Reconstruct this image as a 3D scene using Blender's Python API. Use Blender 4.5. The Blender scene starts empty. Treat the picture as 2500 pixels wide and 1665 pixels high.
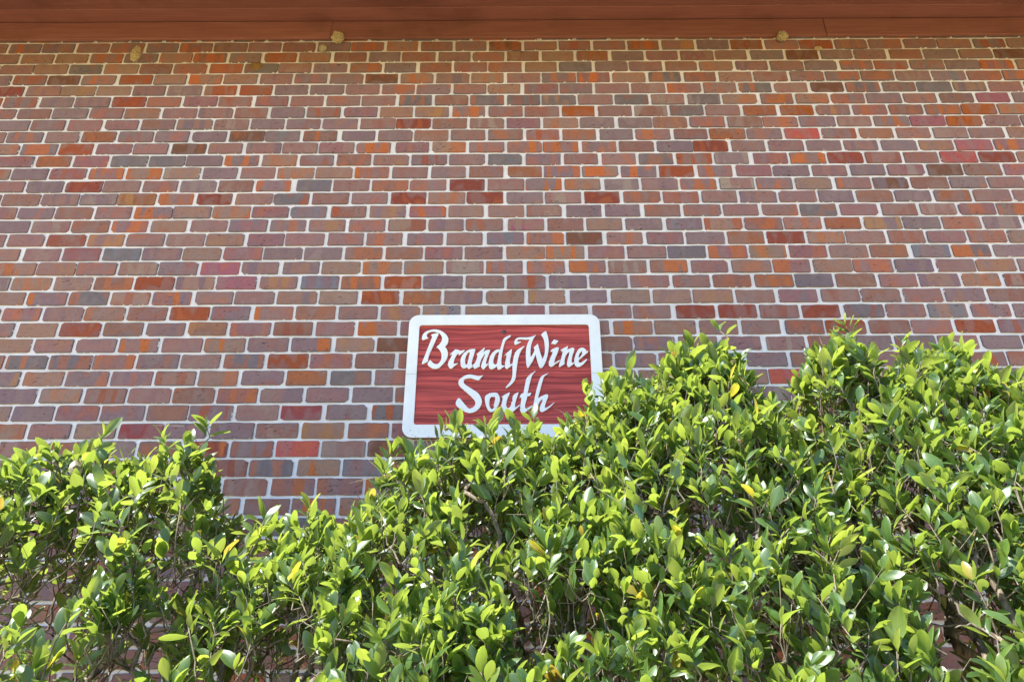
import bpy, bmesh, math, random
import numpy as np
from mathutils import Matrix, Vector, noise as mnoise

random.seed(11)
rng = np.random.default_rng(11)
scene = bpy.context.scene
COL = scene.collection

# ------------------------------------------------------------------ camera
CAM_POS = (0.1448, -2.6367, 1.50)
YAW, PITCH, ROLL, FPX = -0.00368178, 0.386666, 0.002540366, 1470.0
cam_data = bpy.data.cameras.new('camera')
cam_data.sensor_width = 36.0
cam_data.lens = FPX / 2500.0 * 36.0
cam_data.clip_start = 0.05
cam_data.clip_end = 2000.0
cam = bpy.data.objects.new('camera', cam_data)
cam.location = CAM_POS
cam.matrix_world = (Matrix.Translation(CAM_POS) @ Matrix.Rotation(-YAW, 4, 'Z')
                    @ Matrix.Rotation(math.pi / 2 + PITCH, 4, 'X') @ Matrix.Rotation(-ROLL, 4, 'Z'))
COL.objects.link(cam)
scene.camera = cam

# ------------------------------------------------------------------ light
SUN = Vector((-0.55, -0.145, 1.0)).normalized()      # towards the sun: high, from the left, the eave keeping it off the wall
world = bpy.data.worlds.new('World')
scene.world = world
world.use_nodes = True
wn = world.node_tree
wn.nodes.clear()
w_out = wn.nodes.new('ShaderNodeOutputWorld')
w_bg = wn.nodes.new('ShaderNodeBackground')
w_sky = wn.nodes.new('ShaderNodeTexSky')
w_sky.sky_type = 'NISHITA'
w_sky.sun_disc = False
w_sky.sun_elevation = math.asin(SUN.z)
w_sky.sun_rotation = math.atan2(SUN.x, SUN.y)
w_sky.dust_density = 0.3
w_sky.ozone_density = 3.0
w_sky.air_density = 1.0
w_bg.inputs['Strength'].default_value = 0.15
wn.links.new(w_sky.outputs[0], w_bg.inputs[0])
wn.links.new(w_bg.outputs[0], w_out.inputs[0])
sun_data = bpy.data.lights.new('sun', 'SUN')
sun_data.energy = 5.0
sun_data.angle = math.radians(0.53)
sun_data.color = (1.0, 0.965, 0.92)
sun = bpy.data.objects.new('sun', sun_data)
sun.rotation_euler = SUN.to_track_quat('Z', 'Y').to_euler()
sun.location = (-4, 1, 9)
COL.objects.link(sun)
scene.view_settings.view_transform = 'Standard'
scene.view_settings.look = 'None'
scene.view_settings.exposure = 1.54
scene.view_settings.gamma = 1.0
scene.view_settings.use_curve_mapping = False
scene.render.engine = 'CYCLES'
scene.cycles.use_denoising = True
scene.cycles.max_bounces = 8
scene.cycles.diffuse_bounces = 5

# ------------------------------------------------------------------ helpers
def lin(c):
    return tuple(((v / 255.0) / 12.92 if v / 255.0 <= 0.04045 else ((v / 255.0 + 0.055) / 1.055) ** 2.4) for v in c)

def tag(o, label=None, cat=None, group=None, kind=None):
    if label: o['label'] = label
    if cat: o['category'] = cat
    if group: o['group'] = group
    if kind: o['kind'] = kind
    return o

def link(o, parent=None):
    COL.objects.link(o)
    if parent is not None:
        o.parent = parent
    return o

def empty(name, loc=(0, 0, 0)):
    o = bpy.data.objects.new(name, None)
    o.location = loc
    o.empty_display_size = 0.1
    return link(o)

def mesh_obj(name, verts, faces, mat, parent=None, loc=(0, 0, 0), smooth=False):
    me = bpy.data.meshes.new(name)
    me.from_pydata([tuple(v) for v in verts], [], [tuple(f) for f in faces])
    me.update()
    if smooth:
        me.polygons.foreach_set('use_smooth', [True] * len(me.polygons))
    if mat: me.materials.append(mat)
    o = bpy.data.objects.new(name, me)
    o.location = loc
    return link(o, parent)

def bm_obj(name, bm, mat, parent=None, loc=(0, 0, 0), smooth=False):
    me = bpy.data.meshes.new(name)
    bm.to_mesh(me)
    bm.free()
    if smooth:
        me.polygons.foreach_set('use_smooth', [True] * len(me.polygons))
    if mat: me.materials.append(mat)
    o = bpy.data.objects.new(name, me)
    o.location = loc
    return link(o, parent)

def box_obj(name, lo, hi, mat, parent=None, bevel=0.0, seg=2):
    """box between two world corners; origin at its centre"""
    c = [(a + b) / 2 for a, b in zip(lo, hi)]
    bm = bmesh.new()
    bmesh.ops.create_cube(bm, size=1.0)
    for v in bm.verts:
        v.co = Vector((v.co.x * (hi[0] - lo[0]), v.co.y * (hi[1] - lo[1]), v.co.z * (hi[2] - lo[2])))
    if bevel > 0:
        bmesh.ops.bevel(bm, geom=bm.edges[:], offset=bevel, segments=seg, affect='EDGES', profile=0.5)
    return bm_obj(name, bm, mat, parent, c)

class NT:
    """tiny node-tree builder"""
    def __init__(self, name):
        self.mat = bpy.data.materials.new(name)
        self.mat.use_nodes = True
        self.t = self.mat.node_tree
        self.t.nodes.clear()
        self.out = self.t.nodes.new('ShaderNodeOutputMaterial')
    def n(self, kind, **kw):
        nd = self.t.nodes.new(kind)
        for k, v in kw.items():
            if k.startswith('i_'):
                nd.inputs[k[2:].replace('_', ' ')].default_value = v
            else:
                setattr(nd, k, v)
        return nd
    def l(self, a, b):
        self.t.links.new(a, b)
    def val(self, x, sock):
        if isinstance(x, (int, float)):
            sock.default_value = x
        else:
            self.l(x, sock)
    def math(self, op, a, b=0.0, c=None, clamp=False):
        m = self.n('ShaderNodeMath', operation=op, use_clamp=clamp)
        self.val(a, m.inputs[0]); self.val(b, m.inputs[1])
        if c is not None: self.val(c, m.inputs[2])
        return m.outputs[0]
    def vmath(self, op, a, b=None):
        m = self.n('ShaderNodeVectorMath', operation=op)
        for i, x in enumerate((a, b)):
            if x is None: continue
            if isinstance(x, (tuple, list)): m.inputs[i].default_value = x
            else: self.l(x, m.inputs[i])
        return m.outputs[0]
    def noise(self, vec, scale=5.0, detail=2.0, rough=0.5, dim='3D'):
        m = self.n('ShaderNodeTexNoise', noise_dimensions=dim)
        m.inputs['Scale'].default_value = scale
        m.inputs['Detail'].default_value = detail
        m.inputs['Roughness'].default_value = rough
        if vec is not None: self.l(vec, m.inputs['Vector'])
        return m.outputs[0]
    def smooth(self, x, a, b):
        m = self.n('ShaderNodeMapRange', interpolation_type='SMOOTHSTEP')
        self.val(x, m.inputs[0]); m.inputs[1].default_value = a; m.inputs[2].default_value = b
        return m.outputs[0]
    def mix(self, fac, a, b, blend='MIX'):
        m = self.n('ShaderNodeMix', data_type='RGBA', blend_type=blend)
        self.val(fac, m.inputs[0])
        for x, s in ((a, m.inputs[6]), (b, m.inputs[7])):
            if isinstance(x, (tuple, list)): s.default_value = (*x[:3], 1.0)
            else: self.l(x, s)
        return m.outputs[2]
    def xyz(self, x=0.0, y=0.0, z=0.0):
        m = self.n('ShaderNodeCombineXYZ')
        for v, s in zip((x, y, z), m.inputs): self.val(v, s)
        return m.outputs[0]
    def sep(self, v):
        m = self.n('ShaderNodeSeparateXYZ'); self.l(v, m.inputs[0]); return m.outputs
    def bump(self, h, strength=0.5, dist=0.002):
        m = self.n('ShaderNodeBump'); m.inputs['Strength'].default_value = strength
        m.inputs['Distance'].default_value = dist; self.l(h, m.inputs['Height']); return m.outputs[0]
    def principled(self, col, rough=0.8, spec=0.3, normal=None):
        m = self.n('ShaderNodeBsdfPrincipled')
        if isinstance(col, (tuple, list)): m.inputs['Base Color'].default_value = (*col[:3], 1.0)
        else: self.l(col, m.inputs['Base Color'])
        self.val(rough, m.inputs['Roughness'])
        self.val(spec, m.inputs['Specular IOR Level'])
        if normal is not None: self.l(normal, m.inputs['Normal'])
        return m.outputs[0]
    def done(self, shader):
        self.l(shader, self.out.inputs[0]); return self.mat
    def pos(self):
        return self.n('ShaderNodeNewGeometry').outputs['Position']
    def attr2(self, name, vec=True):
        """mesh attribute plus object property of the same name (each thing has one of the two)"""
        a = self.n('ShaderNodeAttribute', attribute_type='GEOMETRY', attribute_name=name)
        b = self.n('ShaderNodeAttribute', attribute_type='OBJECT', attribute_name=name)
        if vec: return self.vmath('ADD', a.outputs['Vector'], b.outputs['Vector'])
        return self.math('ADD', a.outputs['Fac'], b.outputs['Fac'])

# ------------------------------------------------------------------ materials
MORTAR_COL = (0.73, 0.70, 0.705)

def mat_mortar():
    m = NT('mortar')
    p = m.pos()
    n1 = m.noise(p, 6, 4, 0.6); n2 = m.noise(p, 160, 3, 0.6); n3 = m.noise(p, 420, 2, 0.6)
    c = m.mix(m.smooth(n1, 0.35, 0.7), (0.665, 0.635, 0.64), (0.79, 0.76, 0.77))
    c = m.mix(m.smooth(n2, 0.62, 0.75), c, (0.47, 0.44, 0.38))
    h = m.math('ADD', m.math('MULTIPLY', n2, 1.0), m.math('MULTIPLY', n3, 0.5))
    return m.done(m.principled(c, 0.93, 0.15, m.bump(h, 0.8, 0.003)))

def mat_brick():
    m = NT('flashed_brick')
    bc = m.attr2('bc'); bs = m.attr2('bs'); bp = m.attr2('bp'); bh = m.attr2('bh')
    pz = m.sep(bp); seed, amt, pit = pz[0], pz[1], pz[2]
    hz = m.sep(bh)
    uv = m.n('ShaderNodeUVMap'); us = m.sep(uv.outputs[0]); u, v = us[0], us[1]
    s100 = m.math('MULTIPLY', seed, 97.0)
    # vertical kiln-flash bands across each brick
    wob = m.math('MULTIPLY', m.math('SUBTRACT', m.noise(m.xyz(u, v, s100), 45, 2), 0.5), 0.012)
    uw = m.math('ADD', u, wob)
    band = m.noise(m.xyz(m.math('MULTIPLY', uw, 18.0), m.math('MULTIPLY', v, 2.5), s100), 1.0, 0.6, 0.5)
    bmask = m.math('MULTIPLY', m.smooth(band, 0.515, 0.572), amt, clamp=True)
    band2 = m.noise(m.xyz(m.math('MULTIPLY', uw, 15.0), m.math('MULTIPLY', v, 9.0), m.math('ADD', s100, 31.7)), 1.0, 1.0, 0.5)
    # local body colour drift
    grey = m.mix(0.55, bc, (0.245, 0.175, 0.165))
    c = m.mix(m.math('MULTIPLY', m.smooth(band2, 0.50, 0.64), 0.75), bc, grey)
    c = m.mix(m.math('MULTIPLY', m.smooth(band2, 0.47, 0.36), 0.35), c, bs)
    c = m.mix(bmask, c, bs)
    # cloudy mottling and fine grain
    loc = m.xyz(u, v, s100)
    n1 = m.noise(loc, 60, 4, 0.6); n2 = m.noise(loc, 420, 3, 0.65)
    c = m.mix(m.math('MULTIPLY', m.smooth(n1, 0.42, 0.75), 0.35), c, m.mix(1.0, c, (0.62, 0.58, 0.6), 'MULTIPLY'))
    c = m.mix(m.smooth(n2, 0.30, 0.72), m.mix(1.0, c, (0.84, 0.84, 0.84), 'MULTIPLY'), m.mix(1.0, c, (1.12, 1.12, 1.12), 'MULTIPLY'))
    # edge distance in metres
    eu = m.math('SUBTRACT', hz[0], m.math('ABSOLUTE', u)); ev = m.math('SUBTRACT', hz[1], m.math('ABSOLUTE', v))
    ed = m.math('MINIMUM', eu, ev)
    en = m.noise(loc, 48, 4, 0.62)
    # darker fire-skin rim on some bricks
    rim = m.math('MULTIPLY', m.smooth(m.math('ADD', ed, m.math('MULTIPLY', en, -0.012)), 0.002, -0.006), hz[2])
    c = m.mix(rim, c, (0.135, 0.115, 0.125))
    # drag marks, cracks and pits
    dv = m.xyz(m.math('ADD', m.math('MULTIPLY', u, 42.0), m.math('MULTIPLY', v, 30.0)), m.math('MULTIPLY', m.math('SUBTRACT', v, m.math('MULTIPLY', u, 0.35)), 130.0), s100)
    crk = m.noise(dv, 1.0, 2.5, 0.6)
    area = m.noise(m.xyz(m.math('MULTIPLY', u, 14.0), m.math('MULTIPLY', v, 14.0), m.math('ADD', s100, 5.0)), 1.0, 1.0)
    crm = m.math('MULTIPLY', m.smooth(crk, 0.615, 0.665), m.smooth(area, 0.47, 0.56))
    crm = m.math('MULTIPLY', crm, pit, clamp=True)
    spots = m.smooth(m.noise(loc, 230, 2, 0.5), 0.735, 0.77)
    dark = m.math('MAXIMUM', crm, m.math('MULTIPLY', spots, pit), clamp=True)
    c = m.mix(m.math('MULTIPLY', dark, 0.85), c, (0.035, 0.028, 0.032))
    # mortar smeared over the arrises
    e2 = m.math('ADD', ed, m.math('MULTIPLY', m.math('SUBTRACT', en, 0.60), m.math('MULTIPLY', m.math('ADD', 0.35, m.math('FRACT', m.math('MULTIPLY', seed, 13.7))), -0.026)))
    mor = m.smooth(e2, 0.0004, -0.0008)
    e3 = m.noise(loc, 300, 2, 0.6)
    fleck = m.math('MULTIPLY', m.smooth(e3, 0.74, 0.78), m.smooth(ed, 0.016, 0.004))
    mor = m.math('MAXIMUM', mor, m.math('MULTIPLY', fleck, 0.8))
    c = m.mix(mor, c, MORTAR_COL)
    h = m.math('SUBTRACT', m.math('ADD', m.math('MULTIPLY', n2, 0.45), m.math('MULTIPLY', n1, 0.6)), m.math('MULTIPLY', dark, 1.6))
    return m.done(m.principled(c, 0.82, 0.28, m.bump(h, 0.55, 0.0018)))

def mat_board(name, dark, light, rough=0.55, grain=(1.2, 30, 30), stain=0.5):
    m = NT(name)
    p = m.n('ShaderNodeTexCoord').outputs['Object']
    pw = m.pos()
    q = m.vmath('MULTIPLY', p, grain)
    n1 = m.noise(q, 3, 5, 0.62); n2 = m.noise(pw, 1.7, 4, 0.6); n3 = m.noise(pw, 45, 3, 0.6)
    c = m.mix(m.smooth(n1, 0.3, 0.72), dark, light)
    c = m.mix(m.math('MULTIPLY', m.smooth(n2, 0.48, 0.70), stain), c, tuple(v * 0.52 for v in dark))
    c = m.mix(m.math('MULTIPLY', m.smooth(n3, 0.70, 0.76), 0.35), c, (0.42, 0.33, 0.27))
    rnd = m.n('ShaderNodeObjectInfo').outputs['Random']
    k = m.math('ADD', 0.86, m.math('MULTIPLY', rnd, 0.30))
    c = m.mix(1.0, c, m.xyz(k, k, k), 'MULTIPLY')
    h = m.math('ADD', n1, m.math('MULTIPLY', n3, 0.4))
    return m.done(m.principled(c, rough, 0.35, m.bump(h, 0.35, 0.002)))

def mat_caulk():
    m = NT('flaking_caulk')
    p = m.pos()
    n = m.noise(m.vmath('MULTIPLY', p, (22, 60, 60)), 1.0, 4, 0.7)
    c = m.mix(m.smooth(n, 0.47, 0.54), (0.17, 0.06, 0.04), (0.80, 0.68, 0.56))
    return m.done(m.principled(c, 0.8, 0.2, m.bump(n, 0.6, 0.004)))

def mat_white_paint():
    m = NT('weathered_white_paint')
    p = m.pos()
    n1 = m.noise(p, 9, 4, 0.6); n2 = m.noise(p, 75, 3, 0.6); n3 = m.noise(p, 300, 2)
    low = m.smooth(m.sep(p)[2], 2.45, 2.10)
    c = m.mix(m.smooth(n1, 0.35, 0.7), (0.86, 0.86, 0.85), (0.78, 0.78, 0.77))
    spk = m.smooth(m.math('ADD', n2, m.math('MULTIPLY', low, 0.06)), 0.70, 0.75)
    c = m.mix(m.math('MULTIPLY', spk, 0.7), c, (0.22, 0.20, 0.18))
    return m.done(m.principled(c, 0.5, 0.35, m.bump(m.math('ADD', n2, m.math('MULTIPLY', n3, 0.5)), 0.25, 0.0015)))

def mat_red_panel():
    m = NT('sandblasted_red_wood')
    p = m.pos(); s = m.sep(p)
    warp = m.math('MULTIPLY', m.noise(m.vmath('MULTIPLY', p, (2.2, 1, 5.0)), 1.0, 2), 0.05)
    z = m.math('ADD', s[2], warp)
    g1 = m.noise(m.xyz(m.math('MULTIPLY', s[0], 1.3), 0.0, m.math('MULTIPLY', z, 75.0)), 1.0, 3, 0.65)
    g2 = m.noise(m.xyz(m.math('MULTIPLY', s[0], 3.0), 3.0, m.math('MULTIPLY', z, 260.0)), 1.0, 2, 0.6)
    g3 = m.noise(p, 5, 3, 0.6)
    c = m.mix(m.smooth(g1, 0.35, 0.64), (0.22, 0.027, 0.026), (0.60, 0.090, 0.076))
    c = m.mix(m.math('MULTIPLY', m.smooth(g2, 0.55, 0.75), 0.45), c, (0.43, 0.085, 0.065))
    c = m.mix(m.math('MULTIPLY', m.smooth(g3, 0.5, 0.7), 0.3), c, (0.27, 0.035, 0.045))
    h = m.math('ADD', g1, m.math('MULTIPLY', g2, 0.35))
    return m.done(m.principled(c, 0.6, 0.3, m.bump(h, 0.9, 0.005)))

def mat_plain(name, col, rough=0.8, spec=0.3, var=0.25, scale=30.0, metal=0.0):
    m = NT(name)
    p = m.pos()
    n1 = m.noise(p, scale, 4, 0.6); n2 = m.noise(p, scale * 6, 2, 0.6)
    c = m.mix(m.smooth(n1, 0.3, 0.7), tuple(v * (1 - var) for v in col), tuple(min(1, v * (1 + var)) for v in col))
    sh = m.principled(c, rough, spec, m.bump(m.math('ADD', n1, m.math('MULTIPLY', n2, 0.5)), 0.6, 0.004))
    if metal: sh.node.inputs['Metallic'].default_value = metal
    return m.done(sh)

def mat_leaf():
    m = NT('glossy_leaf')
    tone = m.attr2('tone', vec=False)
    uv = m.n('ShaderNodeUVMap'); us = m.sep(uv.outputs[0]); t, s = us[0], us[1]
    ramp = m.n('ShaderNodeValToRGB'); m.l(tone, ramp.inputs[0])
    el = ramp.color_ramp.elements
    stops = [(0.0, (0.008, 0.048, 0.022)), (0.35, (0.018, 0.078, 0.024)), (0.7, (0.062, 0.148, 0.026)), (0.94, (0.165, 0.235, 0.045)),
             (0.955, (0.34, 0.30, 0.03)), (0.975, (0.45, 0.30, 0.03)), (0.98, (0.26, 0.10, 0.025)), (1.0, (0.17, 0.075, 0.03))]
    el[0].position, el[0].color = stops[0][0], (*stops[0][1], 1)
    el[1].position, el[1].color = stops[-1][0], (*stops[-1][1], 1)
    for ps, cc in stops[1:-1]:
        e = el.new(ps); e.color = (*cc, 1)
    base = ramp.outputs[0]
    asv = m.math('ABSOLUTE', s)
    rib = m.smooth(asv, 0.10, 0.03)
    veins = m.noise(m.xyz(m.math('ADD', m.math('MULTIPLY', t, 9.0), m.math('MULTIPLY', asv, -3.0)), m.math('MULTIPLY', tone, 71.0), 0.0), 2.0, 1.0)
    blot = m.noise(m.xyz(m.math('MULTIPLY', t, 2.0), s, m.math('MULTIPLY', tone, 171.0)), 2.5, 3, 0.6)
    c = m.mix(m.math('MULTIPLY', rib, 0.55), base, m.mix(0.5, base, (0.30, 0.36, 0.10)))
    c = m.mix(m.math('MULTIPLY', m.smooth(veins, 0.5, 0.62), 0.10), c, (0.10, 0.20, 0.04))
    c = m.mix(m.math('MULTIPLY', m.smooth(asv, 0.86, 0.97), 0.5), c, (0.26, 0.33, 0.06))
    c = m.mix(m.math('MULTIPLY', m.smooth(blot, 0.58, 0.75), 0.22), c, (0.13, 0.19, 0.035))
    back = m.n('ShaderNodeNewGeometry').outputs['Backfacing']
    under = m.mix(0.30, c, (0.09, 0.145, 0.030))
    cc = m.mix(back, c, under)
    rough = m.math('ADD', m.math('MULTIPLY', back, 0.25), m.math('ADD', 0.18, m.math('MULTIPLY', blot, 0.26)))
    bmp = m.bump(m.math('ADD', veins, m.math('MULTIPLY', rib, -0.8)), 0.25, 0.001)
    pr = m.principled(cc, rough, m.math('SUBTRACT', 0.55, m.math('MULTIPLY', back, 0.30)), bmp)
    pr.node.inputs['Coat Weight'].default_value = 1.0; pr.node.inputs['Coat Roughness'].default_value = 0.36; pr.node.inputs['Coat IOR'].default_value = 1.58
    tr = m.n('ShaderNodeBsdfTranslucent')
    tcol = m.mix(1.0, m.mix(0.65, base, (0.140, 0.172, 0.022)), (3.5, 3.15, 2.6), 'MULTIPLY')
    tcol = m.mix(m.math('MULTIPLY', rib, 0.35), tcol, (0.16, 0.22, 0.03))
    m.l(tcol, tr.inputs[0])
    mx = m.n('ShaderNodeMixShader'); mx.inputs[0].default_value = 0.44
    m.l(pr, mx.inputs[1]); m.l(tr.outputs[0], mx.inputs[2])
    return m.done(mx.outputs[0])

def mat_bark():
    m = NT('shrub_bark')
    p = m.pos()
    n1 = m.noise(m.vmath('MULTIPLY', p, (90, 90, 35)), 1.0, 4, 0.6); n2 = m.noise(p, 12, 2)
    c = m.mix(m.smooth(n1, 0.3, 0.7), (0.085, 0.065, 0.042), (0.25, 0.205, 0.15))
    c = m.mix(m.math('MULTIPLY', m.smooth(n2, 0.5, 0.65), 0.5), c, (0.17, 0.15, 0.10))
    return m.done(m.principled(c, 0.85, 0.2, m.bump(n1, 0.7, 0.002)))

def mat_ground():
    m = NT('ground_cover')
    p = m.pos(); s = m.sep(p)
    n1 = m.noise(p, 1.3, 5, 0.6); n2 = m.noise(p, 55, 3, 0.65); n3 = m.noise(p, 0.25, 3)
    grass = m.mix(m.smooth(n2, 0.3, 0.7), (0.085, 0.10, 0.03), (0.21, 0.20, 0.075))
    sand = m.mix(m.smooth(n2, 0.3, 0.7), (0.38, 0.260, 0.085), (0.53, 0.385, 0.150))
    c = m.mix(m.smooth(m.math('ADD', n1, m.math('MULTIPLY', n3, 0.5)), 0.70, 0.86), sand, grass)
    return m.done(m.principled(c, 0.95, 0.15, m.bump(n2, 0.8, 0.02)))

M_MORTAR, M_BRICK = mat_mortar(), mat_brick()
M_BOARD = mat_board('painted_brown_board', (0.225, 0.088, 0.070), (0.295, 0.124, 0.100))
M_SOFFIT = mat_board('painted_brown_soffit', (0.270, 0.106, 0.090), (0.345, 0.148, 0.125), stain=0.6)
M_CAULK, M_WHITE, M_RED, M_LEAF, M_BARK = mat_caulk(), mat_white_paint(), mat_red_panel(), mat_leaf(), mat_bark()
M_SIGNSIDE = mat_plain('dark_red_edge_paint', (0.16, 0.035, 0.028), 0.6)
M_SCREW = mat_plain('tarnished_screw', (0.17, 0.09, 0.10), 0.45, 0.5, 0.3, 200.0, 0.8)
def mat_mud(name, col):
    m = NT(name)
    p = m.pos()
    v = m.n('ShaderNodeTexVoronoi'); v.inputs['Scale'].default_value = 170.0; m.l(p, v.inputs['Vector'])
    n = m.noise(p, 260, 4, 0.65)
    h = m.math('ADD', v.outputs[0], m.math('MULTIPLY', n, 0.7))
    c = m.mix(m.smooth(h, 0.45, 0.95), tuple(x * 0.42 for x in col), tuple(x * 1.15 for x in col))
    return m.done(m.principled(c, 0.95, 0.1, m.bump(h, 1.0, 0.008)))
M_NEST = mat_mud('dry_mud', (0.58, 0.47, 0.27))
M_NESTGREY = mat_plain('grey_mud', (0.36, 0.31, 0.21), 0.95, 0.1, 0.25, 60.0)
M_ROOF = mat_plain('roof_shingle', (0.11, 0.095, 0.085), 0.95, 0.1, 0.3, 25.0)
M_GROUND = mat_ground()
M_MULCH = mat_plain('bark_mulch', (0.10, 0.062, 0.040), 0.95, 0.1, 0.5, 70.0)
M_BOUNCE_WALK = mat_plain('warm_bounce_concrete', (0.50, 0.39, 0.215), 0.9, 0.2, 0.12, 9.0)  # golden tint chosen for the warm light it throws up the wall

# ------------------------------------------------------------------ the setting: ground
def sheet(name, x0, x1, y0, y1, z, mat, kind='structure'):
    o = mesh_obj(name, [(x0, y0, z), (x1, y0, z), (x1, y1, z), (x0, y1, z)], [(0, 1, 2, 3)], mat)
    return tag(o, kind=kind)
sheet('ground', -400, 400, -400, 400, 0.0, M_GROUND)
sheet('planting_bed', -6.2, 6.4, -1.75, 0.0, 0.004, M_MULCH)
w = box_obj('bounce_walkway', (-30, -3.6, -0.1), (30, -1.95, 0.03), M_BOUNCE_WALK, None, 0.008)  # unseen slab, added to bounce warm sunlight onto wall and eave
tag(w, kind='structure')

# ------------------------------------------------------------------ the building: wall of single bricks
COURSE, PITCHX, TOP = 0.0822781, 0.203, 4.4901
X0, X1 = -5.28, 5.48
building = empty('brick_building', (0.1, 0.0, 0.0))
tag(building, 'building with a multicoloured brick wall and a brown painted wooden eave', 'building')

def child(o, parent, loc_world=None):
    """parent keeping world place (parents are never rotated)"""
    o.parent = parent
    return o

def place(o, parent):
    w = Vector(o.location)
    p = Vector(parent.location)
    g = parent.parent
    while g is not None:
        p = p + Vector(g.location); g = g.parent
    o.parent = parent
    o.location = w - p
    return o

# mortar body
wall = box_obj('wall', (X0, 0.0, -0.2), (X1, 0.22, 4.72), M_MORTAR)
place(wall, building)
tag(wall, 'brick wall with wide pale mortar joints')

PAL = {
 'mauve': (152, 111, 104), 'tan': (157, 119, 103), 'greymauve': (140, 112, 113), 'brown': (148, 103, 89), 'slate': (120, 107, 109),
 'orangebrown': (156, 97, 70), 'red': (142, 70, 54), 'pinkish': (150, 103, 103), 'coral': (186, 88, 80), 'rose': (150, 72, 72),
 'pink': (162, 98, 106), 'rust': (158, 78, 46), 'orange': (168, 88, 36), 'umber': (122, 82, 64),
}
STR = {'orange': (187, 105, 58), 'rust': (166, 88, 56), 'ochre': (172, 123, 80), 'violet': (130, 107, 114), 'pale': (160, 138, 126), 'bluegrey': (124, 120, 128), 'red': (150, 82, 64), 'mag': (160, 84, 108)}
KB = 0.88
def pal(n, d=PAL, jit=0.07):
    c = np.array(lin(d[n])) * KB
    c = c * (1 + random.uniform(-jit, jit)) * np.array([1 + random.uniform(-.04, .04) for _ in range(3)])
    return [float(v) for v in np.clip(c, 0.01, 0.9)]
BODY = ['mauve'] * 36 + ['tan'] * 18 + ['greymauve'] * 22 + ['brown'] * 14 + ['slate'] * 3 + ['orangebrown'] * 3 + ['red'] * 1 + ['pinkish'] * 7 + ['umber'] * 2
STRW = ['orange'] * 34 + ['rust'] * 12 + ['ochre'] * 9 + ['violet'] * 22 + ['pale'] * 13 + ['bluegrey'] * 6 + ['red'] * 4
OVER = {'coral': [(29, -5), (8, 8), (10, 12), (25, 6)], 'rose': [(27, -5), (28, -8)], 'pink': [(9, 12), (19, -7), (18, -7), (5, 13), (7, 11)],
 'red': [(10, 9), (10, 13), (7, -3), (12, -1), (13, -1), (13, -3), (13, -8), (12, -11), (13, 2), (9, 5), (16, 7), (21, 4), (21, 7)],
 'rust': [(5, -11), (11, 4), (22, 8), (20, -3), (19, -9), (22, -10), (21, -8), (9, -12), (19, -3), (22, 11), (24, -5)],
 'orange': [(6, 2), (6, 13), (7, 12), (6, 8)], 'mag': [(15, 0)],
 'slate': [(5, -1), (5, 0), (5, 1), (5, 3), (5, 5), (20, -10), (24, -6), (30, -5), (24, -11), (24, -10), (19, 7), (5, -3), (4, 7), (4, 10), (4, 12)],
 'ostripe': [(10, 8), (23, -7), (11, -4), (11, -6), (22, 3), (20, -11), (20, -8), (30, -4), (32, -4), (30, -2), (11, 2), (23, -9), (9, 0), (4, -2), (4, 0), (11, 3), (9, -4), (21, -6), (22, -3), (23, -5)]}
OVER = {k: n for n, ks in OVER.items() for k in ks}

def brick_look(c, k):
    ov = OVER.get((c, k))
    body = random.choice(BODY)
    amt = random.choice([0, 0, 0, 0.15, 0.35, 0.55, 0.75, 0.9])
    stripe = random.choice(STRW)
    rim = random.choice([0, 0.15, 0.4, 0.7, 0.9])
    pit = random.choice([0.15, 0.5, 0.8, 1.0, 1.0])
    if ov == 'ostripe': body, stripe, amt = random.choice(['mauve', 'greymauve', 'tan']), 'orange', 1.0
    elif ov == 'mag': body, stripe, amt = 'tan', 'mag', 1.0
    elif ov: body, amt, rim = ov, (0.5 if ov == 'slate' else 0.0), (0.6 if ov == 'slate' else 0.25)
    if body == 'slate' and not ov: stripe = random.choice(['orange', 'bluegrey', 'violet', 'rust'])
    return dict(bc=pal(body), bs=pal(stripe, STR), bp=[random.random(), float(amt), float(pit)], rim=float(rim))

def brick_shape(hl, hh, r):
    """16-point worn outline, front face and sides running back into the mortar: 46 triangles"""
    j = lambda s: r.uniform(-s, s)
    def corner(sx, sz):
        ca, cb = r.uniform(.002, .009), r.uniform(.0015, .006)
        if r.random() < .10: ca, cb = r.uniform(.010, .020), r.uniform(.006, .016)
        return [(sx * hl + j(.0012), sz * (hh - cb)), (sx * (hl - ca), sz * hh + j(.0010))]
    P = []
    a = corner(-1, 1)
    P += [a[0], a[1]]
    for t in (-.5, 0, .5): P.append((t * hl + j(.012), hh + j(.0021)))
    a = corner(1, 1); P += [a[1], a[0], (hl + j(.0016), j(.008))]
    a = corner(1, -1); P += [a[0], a[1]]
    for t in (.5, 0, -.5): P.append((t * hl + j(.012), -hh + j(.0013)))
    a = corner(-1, -1); P += [a[1], a[0], (-hl + j(.0016), j(.008))]
    n = len(P)
    front = [(x * (1 - .0007 / hl), j(.0004), z * (1 - .0007 / hh)) for x, z in P]
    back = [(x, .024, z) for x, z in P]
    V = front + back
    Fc = [tuple(range(n))[::-1]] + [(i, (i + 1) % n, n + (i + 1) % n, n + i) for i in range(n)]
    return V, Fc

rb = random.Random(5)
VARIANTS = []
for i in range(48):
    hl = .0968 + rb.uniform(-.0062, .0016); hh = .0361 + rb.uniform(-.0018, .0009)
    VARIANTS.append((hl, hh) + brick_shape(hl, hh, rb))

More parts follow.
